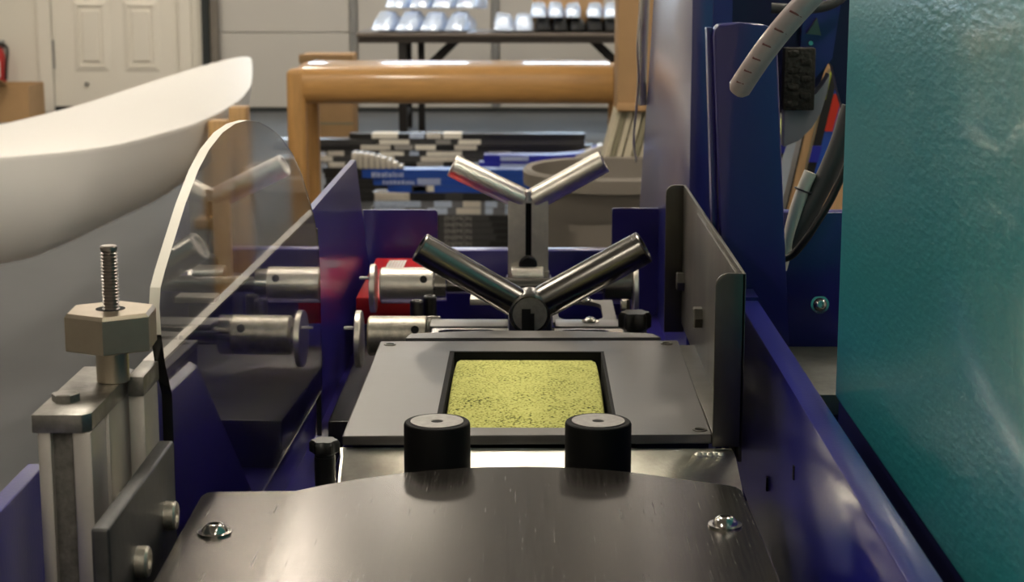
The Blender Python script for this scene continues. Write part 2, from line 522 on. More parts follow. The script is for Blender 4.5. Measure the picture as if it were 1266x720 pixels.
ORD = ['first', 'second', 'third', 'fourth', 'fifth', 'sixth', 'seventh', 'eighth', 'ninth', 'tenth', 'eleventh', 'twelfth', 'thirteenth']
for lay, (nx, x0, dx, y0, zz) in enumerate([(4, -1.09, .178, 13.04, .746), (4, -1.00, .172, 13.20, .905), (4, -.94, .172, 13.30, 1.06)]):
    for k in range(nx):
        wrapped_ski(x0 + k * dx, zz, y0, .150 + random.uniform(-.008, .006),
                    f"silver plastic-wrapped ski, {ORD[k]} from left in {('bottom', 'middle', 'top')[lay]} layer of the left table pile",
                    'wrapped skis piled at the left of the table', -.22 + random.uniform(-.03, .03), h=.092, L_=.40, wedge=.22, rise=.050)
for k in range(2):
    wrapped_ski(-.19 + k * .15, .746, 13.03, .135, f"pale silver-wrapped ski, {('left', 'right')[k]} one of the pair in the middle of the table",
                'pair of wrapped skis in the middle of the table', .03, h=.09, L_=.5, wedge=.12, rise=.05)
for k in range(5):
    wrapped_ski(.10 + k * .125, .746, 13.06, .112, f"black sleeved ski on the table, {ORD[k]} from left under the silver row", 'black skis under the silver row', 0,
                'ski_black', .075, .6, .14, .012)
for k in range(5):
    wrapped_ski(.065 + k * .125 + (.03 if k > 2 else 0), .838, 13.14, .112, f"silver-wrapped ski, {ORD[k]} from left in the raised row at the table's right",
                'silver row on the right of the table', -.04 * (k > 2), h=.07, L_=.55, wedge=.14, rise=.05)

t = thing('carton', 'brown carton on the table behind the raised row of silver skis', 'box', (.35, 13.7, .746))
obj('carton', box(new(), .02, .56, 13.70, 13.755, .746, 1.06, .003), 'cardboard', t)
obj('flap', box(new(), .015, .565, 13.692, 13.70, 1.0, 1.06, .002), 'cardboard', t)

# long white boat hull on a timber stand
outline = [(-1.46, 4.88), (-1.355, 4.98), (-1.254, 5.13), (-1.19, 5.35), (-1.1536, 5.56), (-1.115, 5.85), (-1.103, 6.13), (-1.108, 6.6), (-1.131, 7.02),
           (-1.185, 7.55), (-1.245, 8.0), (-1.318, 8.49), (-1.42, 9.15), (-1.512, 9.70), (-1.56, 9.78), (-1.60, 9.6), (-1.635, 9.2), (-1.651, 8.79), (-1.66, 8.0), (-1.665, 7.3), (-1.673, 6.63),
           (-1.70, 6.2), (-1.74, 5.83), (-1.80, 5.55), (-1.87, 5.30), (-1.93, 5.1), (-1.94, 4.9), (-1.87, 4.74), (-1.74, 4.68), (-1.58, 4.74)]

def axis_pt(y):
    y = min(9.55, max(5.1, y))
    return V(-1.62 + (y - 5.1) * (.07 / 4.45), y, 0)
outline = [(p.x, p.y) for p in smooth_path([V(x, y, 0) for x, y in outline + outline[:1]], 5)[:-1]]
bm = new()
rings = []
for f_, z in [(.93, .760), (.6, .759), (.25, .757), (.06, .754), (.015, .752), (.003, .7505), (0, .747), (.006, .735), (.025, .69), (.07, .62), (.17, .55), (.33, .48), (.55, .43), (.9, .405)]:
    r = []
    for (x, y) in outline:
        a = axis_pt(y)
        p = V(x, y, 0).lerp(a, f_)
        up = max(0, (y - 8.2) / 1.6)
        r.append(bm.verts.new((p.x, p.y, z + up * up * (.0 + .45 * max(0, .70 - z)))))
    rings.append(r)
n = len(outline)
for a, b_ in zip(rings, rings[1:]):
    for k in range(n):
        bm.faces.new((a[k], a[(k + 1) % n], b_[(k + 1) % n], b_[k]))
bm.faces.new(rings[0])
bm.faces.new(rings[-1][::-1])
hull = obj('boat_hull', bm, 'hull_white', None, True, angle=38)
tag(hull, 'long white pointed boat hull lying bottom up on timber stands', 'boat')
for yy, xa, xb, lab in ((4.9, -1.93, -1.62, 'low timber stand under the blunt near end of the hull'), (8.6, -1.60, -1.42, 'low timber stand under the far tip of the hull')):
    zt = .40 if yy < 6 else .41
    t = thing('timber_stand', lab, 'stand', ((xa + xb) / 2, yy, 0))
    obj('crossbeam', box(new(), xa, xb, yy, yy + .09, zt - .09, zt, .004), 'timber', t)
    for xx in (xa, xb - .05):
        obj('leg', box(new(), xx, xx + .05, yy, yy + .09, 0, zt - .09, .004), 'timber', t)
    obj('foot', box(new(), xa - .02, xb + .02, yy - .12, yy + .21, 0, .045, .004), 'timber', t)
for yy, x0, zt, lab in ((6.05, -1.096, .744, 'shorter timber post standing by the near side of the hull'), (6.27, -1.062, .772, 'taller timber post standing by the hull, right of the shorter post')):
    t = thing('timber_post', lab, 'post', (x0 + .03, yy, 0), 'timber posts beside the hull')
    obj('upright', box(new(), x0, x0 + .062, yy, yy + .09, .03, zt, .004), 'timber', t)
    obj('foot', box(new(), x0 - .03, x0 + .092, yy - .03, yy + .12, 0, .03, .004), 'timber', t)

# oak bench
t = thing('oak_bench', 'thick rounded oak bench with panel legs behind the machine', 'bench', (-.3, 6.5, 0))
yb = 6.3
def rsec(x, cy, cz, hy, hz, r, n=6):
    return [(x, p[0], p[1]) for p in [(q[0], q[1]) for q in rrect(cy - hy, cy + hy, cz - hz, cz + hz, r, 0, n)]]
obj('top', prism(new(), rsec(-.805, yb + .225, .846, .225, .0675, .06), (1.10, 0, 0)), 'oak', t)
for xx in (-.862, .295):
    for k, (ya, yb2) in enumerate(((yb + .003, yb + .075), (yb + .372, yb + .447))):
        obj('leg', box(new(), xx, xx + .068, ya, yb2, 0, .905 if k == 0 else .905, .024, 4), 'oak_upright', t)
    obj('end_rail', box(new(), xx + .01, xx + .058, yb + .06, yb + .39, .80, .90, .01), 'oak_upright', t)

# grey bin
t = thing('grey_bin', 'grey plastic bin with rolled rim behind the rear V rollers', 'bin', (.2, 5.2, 0))
yc = 5.13
bm = new()
def stad(x0, x1, y0, y1, z):
    return rrect(x0, x1, y0 + .13, y1 + .13, (y1 - y0) * .46, z + (.018 if z > .03 else 0), 8)
secs = [(stad(.06, .46, 4.98, 5.28, 0.02)), (stad(.015, .50, 4.90, 5.36, .52)), (stad(.012, .503, 4.895, 5.365, .525)), (stad(.0, .515, 4.87, 5.39, .615)), (stad(-.018, .533, 4.85, 5.41, .618)),
        (stad(-.020, .535, 4.848, 5.412, .655)), (stad(-.012, .527, 4.856, 5.404, .664)), (stad(.006, .509, 4.874, 5.386, .660)), (stad(.008, .507, 4.876, 5.384, .62)), (stad(.07, .45, 4.99, 5.27, .04))]
rs = [[bm.verts.new(p) for p in s] for s in secs]
for a, b_ in zip(rs, rs[1:]):
    for k in range(len(a)):
        bm.faces.new((a[k], a[(k + 1) % len(a)], b_[(k + 1) % len(a)], b_[k]))
bm.faces.new(rs[0][::-1])
bm.faces.new(rs[-1])
obj('tub', bm, 'bin_grey', t)
obj('foot', prism(new(), stad(.08, .44, 5.0, 5.26, 0), (0, 0, .03)), 'bin_grey', t)

# leaning boards and the carton on them
for k, (xa, wd, mm) in enumerate([(.262, .016, 'cream_board'), (.280, .016, 'olive_board'), (.299, .018, 'cream_board'), (.322, .026, 'cream_board'), (.352, .020, 'olive_board'), (.376, .02, 'cream_board')]):
    bm = new()
    z1 = .80
    prism(bm, [(xa - .19, 5.78, 0), (xa - .19 + wd, 5.78, 0), (xa + .02 + wd, 5.78, z1), (xa + .02, 5.78, z1)], (0, .22, 0), .002)
    o = obj('leaning_board', bm, mm, None, False)
    tag(o, f"{'cream' if mm == 'cream_board' else 'olive grey'} board on edge, {ORD[k]} from left of the boards beside the bin", 'board', 'boards leaning beside the grey bin')
t = thing('carton', 'narrow tall brown carton standing on the boards beside the column', 'box', (.33, 5.88, .8))
obj('carton', box(new(), .284, .40, 5.76, 6.02, .802, 1.75, .003), 'cardboard', t)
obj('flap', box(new(), .282, .402, 5.752, 5.76, .806, .83, .002), 'cardboard', t)

# ------------------------------------------------------------------ skis stacked on the floor
def ski(x0, x1, z, y, col, label, grp, th=.027, width=.10, lab=None, text=None, tip=True, tilt=0.0, tipm=None, tiph=.035, glyph=None, flip=False):
    bm = new()
    Ls = x1 - x0
    st = [0, .015, .04, .07, .10, .14, .2, .4, .7, 1.0]
    rows = []
    for s in st:
        x = s * Ls
        up = tiph * max(0, 1 - x / .18) ** 2 if tip else 0
        tt = th * (0.55 if (s < .03 and tip) else 1)
        hw = width / 2 * (1 if s > .05 else .55 + .45 * s / .05)
        rows.append([bm.verts.new(p) for p in ((x, -hw, up), (x, -hw, up + tt), (x, hw, up + tt), (x, hw, up))])
    for a, b_ in zip(rows, rows[1:]):
        for k in range(4):
            bm.faces.new((a[k], a[(k + 1) % 4], b_[(k + 1) % 4], b_[k]))
    bm.faces.new(rows[0])
    bm.faces.new(rows[-1][::-1])
    t = thing('ski', label, 'ski', (x0, y, z), grp)
    t.rotation_euler = (0, tilt, math.pi if flip else 0)
    me = obj('body', bm, col, None, True)
    me.parent = t
    if tipm:
        bm = new()
        box(bm, .012, tipm[1], -width / 2 - .003, width / 2 + .003, .003, th + (tiph * .45 if tip else .0012), .004 if tip else .001)
        q = obj('tip_sleeve', bm, tipm[0], None, True)
        q.parent = t
    for (a, b_, mm) in (lab or []):
        bm = new()
        box(bm, a - x0, b_ - x0, -width / 2 - .002, width / 2 + .002, .004, th + .002, .001, 1)
        q = obj('sticker', bm, mm, None, False)  # real stickers, and bright bands painted as sleeve highlights
        q.parent = t
    if text:
        cu = bpy.data.curves.new('lettering', 'FONT')
        cu.body = text[0]
        cu.size = text[2]
        cu.extrude = .0006
        cu.materials.append(MATS[text[3]])
        tmp = bpy.data.objects.new('lettering_curve', cu)
        q = bpy.data.objects.new('lettering', bpy.data.meshes.new_from_object(tmp))
        bpy.data.objects.remove(tmp)
        COL.objects.link(q)
        q.parent = t
        q.location = (text[1] - x0, -width / 2 - .0015, .004)
        q.rotation_euler = (math.pi / 2, 0, 0)
    if glyph:
        bm = new()
        rr = random.Random(int(z * 1000))
        xg = glyph[0] - x0
        while xg < glyph[1] - x0:
            wg = rr.uniform(.006, .016)
            hh = rr.uniform(.45, .62) * th
            box(bm, xg, xg + wg, -width / 2 - .002, -width / 2, .006, .006 + hh)
            xg += wg + rr.uniform(.003, .006)
        q = obj('lettering', bm, glyph[2], None, False, label='unreadable pale lettering')
        q.parent = t
    return t

G1 = 'skis in the near stack on the floor'
Y1 = 8.0
z = 0.001
for k in range(5):
    x0 = -.74 + random.uniform(-.02, .02)
    ski(x0, .95, z, Y1, 'ski_black', f"black ski with grey lettering, {ORD[k]} from the floor in the near stack", G1, .028, .11,
        lab=[(-.41, -.165 + random.uniform(-.02, .02), 'ski_grey')], text=('ENEMON', -.385, .030, 'print_grey'), tip=False)
    z += .0292
for k in range(2):
    ski(-.715 + .01 * k, .6, z, Y1, 'sleeve_dark', f"ski in crumpled silver sleeve, {('lower', 'upper')[k]} of the two above the black skis", G1, .030, .115,
        lab=[(-.70, -.56 + .07 * k, 'sleeve_silver'), (-.46 + .03 * k, -.37 + .02 * k, 'sleeve_silver'), (-.33 + .03 * k, -.22, 'sleeve_clear'), (-.20, -.165 + .02 * k, 'sleeve_silver'), (-.11, -.06 + .03 * k, 'sleeve_silver')], tip=False)  # silver bands are painted highlights on the darker sleeve body
    z += .0312
ski(-.71, .6, z, Y1, 'ski_black', 'black ski with a wide pale tip bag, under the three blue skis', G1, .038, .11, lab=[(-.38, -.30, 'ski_grey')], tipm=('sleeve_clear', .17), tip=False)
z += .0395
ski(-.64, .6, z, Y1, 'ski_blue', 'blue ski with a white sticker, lowest of the three blue skis', G1, .030, .11, lab=[(-.66 + .13, -.46, 'ski_grey'), (-.545 + .02, -.43, 'tag_white')], tip=False)
z += .0312
ski(-.705, .7, z, Y1, 'ski_blue', 'blue ski with pale lettering, middle of the three blue skis', G1, .031, .11, glyph=(-.66, -.52, 'print_pale_blue'), lab=[(-.505, -.40, 'print_pale_blue')], tip=False)
z += .0322
ski(-.755, .7, z, Y1, 'ski_blue', 'bright blue ski with pale lettering, topmost of the three blue skis', G1, .040, .11, glyph=(-.71, -.57, 'print_pale_blue'), tip=False)
zt1 = z + .041

G2 = 'skis in the far stack on the floor'
Y2 = 9.5
z = 0.001
labs = {6: [(-.79, -.71, 'tag_white'), (-.60, -.46, 'print_grey'), (-.30, -.24, 'sleeve_silver')], 7: [(-1.2, -1.05, 'sleeve_clear'), (-.86, -.72, 'tag_white'), (-.58, -.35, 'sleeve_clear')],
        8: [(-.80, -.67, 'tag_white'), (-.64, -.59, 'sleeve_silver'), (-.55, -.36, 'tag_white'), (-.22, -.10, 'print_grey')],
        9: [(-.90, -.74, 'sleeve_clear'), (-.72, -.62, 'print_grey'), (-.61, -.50, 'tag_white'), (-.40, -.28, 'sleeve_clear')],
        10: [(-.98, -.80, 'ski_grey'), (-.82, -.64, 'tag_white'), (-.50, -.42, 'print_grey'), (-.38, -.26, 'tag_white')],
        11: [(-.84, -.70, 'tag_white'), (-.64, -.56, 'sleeve_silver'), (-.55, -.47, 'sleeve_clear'), (-.46, -.36, 'tag_white')]}  # silver bands in this table add painted bluish highlights to the sleeves
for k in range(12):
    xo = {6: -1.08, 7: -1.36, 8: -1.10, 9: -1.37, 10: -1.36, 11: -.98}.get(k, -1.1) + random.uniform(-.02, .02)
    ski(xo, .30 + random.uniform(-.1, .1), z, Y2 + random.uniform(-.01, .01), 'ski_grey' if k in (7, 8, 10) else 'ski_black',
        f"sleeved dark ski, {ORD[k]} from the floor in the far stack", G2, .029, .12, lab=labs.get(k),
        tipm=('sleeve_clear', .10) if k in (6, 8) else (('sleeve_silver', .16) if k in (7, 9, 10) else None), tip=False)
    z += .0304
# ribbed pale bag over the stack
bm = new()
for k in range(9):
    x0 = -.80 + k * .026
    hgt = .075 - .0009 * k * k
    box(bm, x0, x0 + .0245, Y1 - .05, Y1 + .05, zt1, zt1 + hgt, .008, 2)
o = obj('ribbed_bag', bm, 'sleeve_clear', None, True)
tag(o, 'ribbed pale plastic bag lying on the top blue ski', 'bag')
# royal blue pair with silver tips
G3 = 'royal blue skis in plastic in the middle stack'
Y3 = 8.8
z = 0.001
for k in range(9):
    t = ski(.355, .955 + random.uniform(-.02, .02), z, Y3, 'ski_royal', f"royal blue ski in plastic, {ORD[k]} from the floor in the middle stack", G3, .036, .12,
            tipm=None, tip=True, tiph=.06 if k > 7 else .0, lab=None, flip=True)
    q = None
    bm = new()
    # silver sleeve round the turned-up tip (local x runs towards the left)
    prism(bm, [(-.004, -.064, .056 if k > 7 else .0), (-.004, .064, .056 if k > 7 else .0), (.13, .064, -.001), (.13, -.064, -.001)], (0, 0, .0345), .003)
    q = obj('tip_sleeve', bm, 'sleeve_clear', None, True)
    q.parent = t
    if k > 6:
        bm = new()
        box(bm, .36, .50, -.0625, .0625, .008, .030, .001, 1)
        q = obj('sticker', bm, 'print_pale_blue', None, False, label='pale sticker band')
        q.parent = t
    z += .0365

# skis leaning in the gap on the right
def lean(px_top, px_bot, wd, mm, name, label, y, zt, strap=None, bands=None):
    (xt, zt), (xb, zb) = px_top, px_bot
    s = (xt - xb) / (zt - zb)
    x0 = xb - s * zb
    t = thing(name, label, 'ski', (x0, y, 0), 'skis leaning beyond the machine')
    bm = new()
    pts = [(x0, y, .002), (x0 + wd, y, .002), (xt + wd, y, zt - .012), (xt + wd * .8, y, zt - .003), (xt + wd * .5, y, zt), (xt + wd * .2, y, zt - .003), (xt, y, zt - .012)]
    obj('body', prism(bm, pts, (0, .05, 0)), mm, t, False)
    for (za, zb_, m2, fa, fb) in (bands or []):
        xa, xc = x0 + s * za, x0 + s * zb_
        obj('stripe', prism(new(), [(xa + wd * fa, y - .002, za), (xa + wd * fb, y - .002, za), (xc + wd * fb, y - .002, zb_), (xc + wd * fa, y - .002, zb_)], (0, .054, 0)), m2, t, False)
    if strap:
        za, zb_ = strap
        xa, xc = x0 + s * za, x0 + s * zb_
        obj('strap', prism(new(), [(xa - .003, y - .004, za), (xa + wd + .003, y - .004, za), (xc + wd + .003, y - .004, zb_), (xc - .003, y - .004, zb_)], (0, .058, 0)), 'ski_royal', t, False)
    return t
lean((.500, 1.02), (.448, .845), .014, 'ski_black', 'black_ski', 'black ski with lime edge, leftmost of the leaning skis', 3.42, 1.02, (.925, .955), [(.7, 1.0, 'lime', -.05, .2)])
lean((.5205, 1.118), (.4645, .845), .018, 'wood_core', 'wooden_ski', 'pale wooden ski leaning in the gap right of the blue plate', 3.2, 1.118, None, [(.6, 1.09, 'black_plastic', -.08, .06), (.6, 1.1, 'olive_board', .9, 1.06)])
lean((.545, 1.115), (.489, .845), .022, 'ski_black', 'black_ski', 'black ski with lime edge line, between the wooden and red skis', 3.27, 1.115, (.925, .955), [(.9, 1.10, 'lime', -.02, .16), (1.04, 1.09, 'lime', .3, .5)])
lean((.566, 1.06), (.513, .845), .022, 'ski_blue', 'racing_ski', 'ski with red upper and blue lower half leaning beyond the machine', 3.34, 1.06, None, [(.975, 1.045, 'ski_red', -.01, 1.01)])
lean((.640, 1.12), (.535, .79), .10, 'wood_core', 'wooden_ski', 'broad pale wooden board leaning behind the other skis', 3.50, 1.12)

# ------------------------------------------------------------------ teal cabinet on the right
t = thing('teal_cabinet', 'teal textured metal cabinet close on the right of the blue rail', 'cabinet', (.5, .8, 0))
obj('housing', box(new(), .245, .85, .2, 1.3885, .9505, 1.9, .004), 'teal_paint', t)
obj('stand', box(new(), .2475, .84, .22, 1.384, 0.06, .951), 'navy_dark', t)
for xx in (.32, .78):
    for yy in (.25, 1.28):
        obj('foot', box(new(), xx, xx + .05, yy, yy + .05, 0, .06), 'black_plastic', t)

# ------------------------------------------------------------------ the machine
mc = thing('grinding_machine', 'blue ski grinding machine with steel deck and green stone', 'machine', (0, 1.8, 0))
# body under everything
obj('base', box(new(), -.30, .24, 1.0, 2.75, 0.08, .70, .01), 'navy_dark', mc)
obj('base', box(new(), .235, .345, 1.392, 2.70, 0.02, .79, .004), 'navy_dark', mc)  # added wide part, dark so the gap past the cabinet reads black
obj('gap_filler', box(new(), .2226, .2445, .72, 1.75, .60, .80), 'navy_dark', mc)  # dark box added to keep the gap beside the rail dark
obj('tub_floor', box(new(), -.262, .20, 1.25, 2.74, .70, .745), 'blue_paint', mc)
for xx in (-.28, .16):
    for yy in (1.05, 2.6):
        obj('foot', cyl(new(), (xx + .03, yy, 0), (xx + .03, yy, .08), .035, 20), 'rubber', mc)

# left wall: skewed near piece and straight far piece with a slanted end
bm = new()
prism(bm, [(-.2705, 1.249, .70), (-.2510, 2.0227, .70), (-.2510, 2.0227, 1.010), (-.2705, 1.249, 1.010)], (-.008, 0, 0))
prism(bm, [(-.2510, 2.0227, .70), (-.2500, 2.72, .70), (-.2500, 2.715, .8376), (-.2500, 2.549, 1.010), (-.2510, 2.0227, 1.010)], (-.008, 0, 0))
obj('side_wall', bm, 'blue_paint', mc, False, label='blue painted side wall')
bm = new()
prism(bm, [(-.2790, 1.249, 1.0102), (-.2703, 1.249, 1.0102), (-.2508, 2.0220, 1.0102), (-.2595, 2.0220, 1.0102)], (0, 0, .0022))
obj('wall_strip', bm, 'aluminium', mc, False, label='grey strip along the top of the side wall')  # greyer than the blue wall, along its near top edge only
# near outer wall
bm = new()
prism(bm, [(-.340, .75, .70), (-.340, 1.205, .70), (-.340, 1.205, .948), (-.340, .75, .948)], (-.013, 0, 0), .001)
obj('outer_wall', bm, 'blue_rail_paint', mc, False)
# cross plates at the far end
bm = new()
prism(bm, [(-.2585, 2.735, .70), (-.143, 2.735, .70), (-.143, 2.735, .908), (-.146, 2.735, .911), (-.2585, 2.735, .911)], (0, .006, 0))
obj('end_plate', bm, 'blue_paint', mc, False)
bm = new()
prism(bm, [(.128, 2.735, .70), (.205, 2.735, .70), (.205, 2.735, .914), (.130, 2.735, .914), (.128, 2.735, .912)], (0, .006, 0))
obj('end_plate', bm, 'blue_paint', mc, False)
obj('end_beam', box(new(), -.143, .128, 2.70, 2.735, .70, .853, .002), 'blue_paint', mc)
# red cover plate with lettering
rp = obj('red_plate', box(new(), -.236, -.150, 2.37, 2.69, .805, .843, .003), 'red_plastic', mc, label='red plate with small white lettering')
bm = new()
for k in range(6):
    x0 = -.2135 + k * .0045
    prism(bm, [(x0, 2.600, .8434), (x0 + .0036, 2.600, .8434), (x0 + .0046, 2.665, .8434), (x0 + .0010, 2.665, .8434)], (0, 0, .0006))
obj('lettering', bm, 'white_print', rp, False)

# acrylic guard: dome outline in the plane of the wall
def guard_x(y):
    return -.2705 + .0195 * (y - 1.249) / .7737 + .0022
prof = [(1.2590, .80), (1.2590, .985), (1.2420, 1.010), (1.2325, 1.035), (1.2303, 1.0554), (1.2360, 1.0685), (1.2520, 1.0785), (1.279, 1.0925), (1.3016, 1.1040), (1.3254, 1.1160), (1.3741, 1.1355), (1.4182, 1.1470), (1.4744, 1.1550),
        (1.5305, 1.1571), (1.5902, 1.1548), (1.6430, 1.1485), (1.6959, 1.1388), (1.7400, 1.1290), (1.7769, 1.1190), (1.8394, 1.0970), (1.8949, 1.0700), (1.9350, 1.0440), (1.9750, 1.0150), (2.0000, .990), (2.012, .970), (2.018, .940), (2.018, .80)]
bm = new()
A = [bm.verts.new((guard_x(y), y, z)) for y, z in prof]
B = [bm.verts.new((guard_x(y) + .0075, y, z)) for y, z in prof]
nn = len(prof)
fa = bm.faces.new(A)
fb = bm.faces.new(B[::-1])
for k in range(nn):
    f = bm.faces.new((A[k], A[(k + 1) % nn], B[(k + 1) % nn], B[k]))
    f.material_index = 1 if 2 < k < 15 else 0
gd = obj('guard', bm, ['acrylic', 'acrylic_edge'], mc, True, label='clear acrylic guard with domed top', angle=30)
obj('guard_gap_line', box(new(), -.2495, -.244, 2.022, 2.030, .70, .99), 'black_plastic', mc)  # black strip put in for the dark gap at the guard's far edge

# sloping blue skirt left of the deck
bm = new()
prism(bm, [(-.150, 1.47, .893), (-.158, 1.47, .888), (-.215, 1.47, .745), (-.150, 1.47, .745)], (0, .29, 0))
obj('skirt', bm, 'blue_paint', mc, False)

# deck plate with opening
zd = .910
o4 = [(-.1545, 1.418), (.1515, 1.426), (.1530, 1.792), (-.1530, 1.785)]
i4 = [(-.0785, 1.4465), (.0735, 1.4465), (.0730, 1.734), (-.0765, 1.734)]
bm = new()
ring_prism(bm, [(x, y, zd - .008) for x, y in o4], [(x, y, zd - .008) for x, y in i4], (0, 0, .008))
dk = obj('deck_plate', bm, 'deck_steel', mc, False)
bvd = dk.modifiers.new('bev', 'BEVEL')
bvd.width = .0012
bvd.segments = 2
bvd.limit_method = 'ANGLE'
# black strips put in for the dark gap between opening and stone
for (x0, x1, y0, y1) in ((-.0795, -.0750, 1.447, 1.736), (.0715, .0745, 1.447, 1.736), (-.0795, .0745, 1.733, 1.737)):
    obj('opening_gap', box(new(), x0, x1, y0, y1, .80, zd + .0006), 'black_hole', dk)
obj('opening_gap', box(new(), -.08, .075, 1.4455, 1.448, .80, zd - .004), 'black_hole', dk)
for (x, y) in ((-.1418, 1.768), (.1400, 1.775), (.1425, 1.440)):
    obj('screw', lathe(new(), (x, y, zd), (0, 0, 1), [(0, .0062), (.0008, .0060), (.0010, .0045), (-.0006, .0036), (-.003, .0030)], 24), 'bracket_steel', dk)
obj('rear_plate', prism(new(), [(-.128, 1.800, .905), (-.124, 1.822, .905), (-.06, 1.838, .905), (.06, 1.838, .905), (.128, 1.826, .905), (.136, 1.806, .905)], (0, 0, .005)), 'deck_steel', mc, False)
obj('deck_support', box(new(), -.148, .150, 1.74, 1.80, .745, .902), 'navy_dark', mc)
obj('deck_support', box(new(), -.148, -.095, 1.44, 1.74, .745, .902), 'navy_dark', mc)
obj('deck_support', box(new(), .09, .150, 1.44, 1.74, .745, .902), 'navy_dark', mc)
# stone wheel, its crown in the opening
R_ = 1.1
bm = new()
lathe(bm, (-.0725, 1.61, .9125 - R_), (1, 0, 0), [(0, R_ - .006), (.0015, R_ - .002), (.005, R_), (.1335, R_), (.1375, R_ - .002), (.139, R_ - .006)], 720, False, False)
bmesh.ops.delete(bm, geom=[v for v in bm.verts if v.co.z < .80 or not 1.4485 < v.co.y < 1.713], context='VERTS')
r_ = bmesh.ops.extrude_edge_only(bm, edges=[e_ for e_ in bm.edges if e_.is_boundary])
for v in r_['geom']:
    if isinstance(v, bmesh.types.BMVert):
        v.co.z -= .07
obj('grinding_stone', bm, 'stone_green', mc, True, label='porous yellow-green grinding stone')

# apron in front of the deck
bm = new()
pr = [(1.4225, .8990), (1.4140, .8985), (1.4060, .8960), (1.37, .8820), (1.28, .845)]
a = [bm.verts.new((-.1545 + .001 * k, y, z)) for k, (y, z) in enumerate(pr)]
b_ = [bm.verts.new((.1670 + .0010 * k, y, z)) for k, (y, z) in enumerate(pr)]
for k in range(4):
    bm.faces.new((a[k], b_[k], b_[k + 1], a[k + 1]))
ap = obj('apron', bm, 'apron_steel', mc, True, label='bright sloping steel apron')
so = ap.modifiers.new('sol', 'SOLIDIFY')
so.thickness = .004
so.offset = -1
obj('side_lip', prism(new(), [(-.1545, 1.4225, .899), (-.1525, 1.406, .896), (-.1515, 1.37, .882), (-.1505, 1.28, .845), (-.1505, 1.28, .80), (-.1545, 1.4225, .80)], (-.002, 0, 0)), 'apron_steel', ap, False)
bm = new()
for k in range(5):
    lathe(bm, (.139 + .0046 * k, 1.4090 + .0010 * (k % 2), .8965), (0, 0, 1), [(-.003, .0042), (0.0012, .0040), (.0030, .0022)], 14)
obj('weld_bead', bm, 'apron_steel', ap)
# rubber rollers
for cx, cy in ((-.0713, 1.3335), (.0535, 1.3360)):
    r = obj('guide_roller', lathe(new(), (cx, cy, .866), (0, 0, 1), [(0, .0258), (.0768, .0258), (.0785, .0252), (.0792, .0243), (.0790, .0200)], 56), 'rubber', mc, label='black rubber guide roller')
    obj('roller_core', lathe(new(), (cx, cy, .93), (0, 0, 1), [(0, .0205), (.0158, .0205), (.0158, .0120), (.0155, .0050), (.0150, .0045), (.010, .0040)], 48), 'roller_top', r, label='grey steel roller end')

# curved front cover
zc = .920
edge = [(-.2312, 1.02), (-.2330, 1.12), (-.2345, 1.2200), (-.2315, 1.2285), (-.2240, 1.2305), (-.1687, 1.2331), (-.150, 1.2480), (-.1278, 1.2625), (-.0932, 1.2800), (-.0573, 1.2912), (-.030, 1.2955), (-.0025, 1.2967), (.025, 1.2950),
        (.0523, 1.2908), (.083, 1.2800), (.111, 1.2662), (.132, 1.2565), (.146, 1.2500), (.1510, 1.2455), (.1533, 1.2380), (.1551, 1.12), (.1551, .92), (-.2290, .92)]
bm = new()
prism(bm, [(x, y, zc - .003) for x, y in edge], (0, 0, .003))
cv = obj('cover_plate', bm, 'cover_steel', mc, False)
bv = cv.modifiers.new('bev', 'BEVEL')
bv.width = .0008
bv.segments = 2
bv.limit_method = 'ANGLE'
for x, y in ((-.2100, 1.1365), (.1327, 1.1555)):
    obj('screw', screw_bm((x, y, zc), (0, 0, 1), .0085, .0070), 'polished_steel', cv)
    obj('socket', lathe(new(), (x, y, zc + .0030), (0, 0, 1), [(0, .0035), (.0004, .0034)], 6), 'black_hole', cv)
obj('cover_skirt', prism(new(), [(-.226, 1.0, .80), (-.228, 1.215, .80), (-.16, 1.222, .80), (-.05, 1.275, .80), (.05, 1.275, .80), (.145, 1.235, .80), (.148, 1.0, .80)], (0, 0, .117)), 'navy_dark', mc, False)

# right rail
bm = new()
prism(bm, [(.2026, .70, .80), (.2026, 1.70, .80), (.2026, 1.70, .970), (.2026, .70, .970)], (.0200, 0, 0), .0018)
rl = obj('side_rail', bm, 'blue_rail_paint', mc, label='blue painted right rail')
for k, (y, z0, z1) in enumerate(((1.313, 0.9056, 0.9165), (1.458, 0.8520, 0.8641))):
    obj('slot', box(new(), .2016, .2027, y - .0022, y + .0022, z0, z1), 'black_hole', rl)
obj('rail_end', prism(new(), [(.2026, 1.70, .80), (.2226, 1.70, .80), (.2226, 1.745, .80), (.2026, 1.745, .80)], (0, 0, .173)), 'blue_paint', mc, False)

# steel channel bracket on the right
bx, by0, by1, bz0, bz1, bt = .1725, 1.420, 1.985, .888, 1.0465, .003
bk = obj('guide_bracket', box(new(), bx, bx + bt, by0, by1, bz0, bz1, .0008), 'bracket_steel', mc, label='bare steel channel bracket')
def flange(y, xw, z0, z1, r):
    pts = [(bx + bt, y, z0), (bx + bt, y, z1)]
    for k in range(7):
        a = math.radians(90 + 90 * k / 6)
        pts.append((bx + bt - xw + r + r * math.cos(a), y, z1 - r + r * math.sin(a)))
    pts += [(bx + bt - xw, y, z0)]
    return pts
obj('flange', prism(new(), flange(by0, .0245, bz0 + .013, bz1, .010), (0, .003, 0), .0006), 'bracket_steel', bk)
obj('flange', prism(new(), flange(by1 - .003, .0225, bz0 - .01, bz1, .009), (0, .003, 0), .0006), 'bracket_steel', bk)
obj('stiffener', box(new(), bx - .0028, bx, by0 + .02, 1.79, bz0, bz1 - .004, .0006), 'bracket_steel', bk)
obj('foot_flange', box(new(), .1535, bx, by0 + .01, 1.79, .899, .9055, .0006), 'bracket_steel', bk)
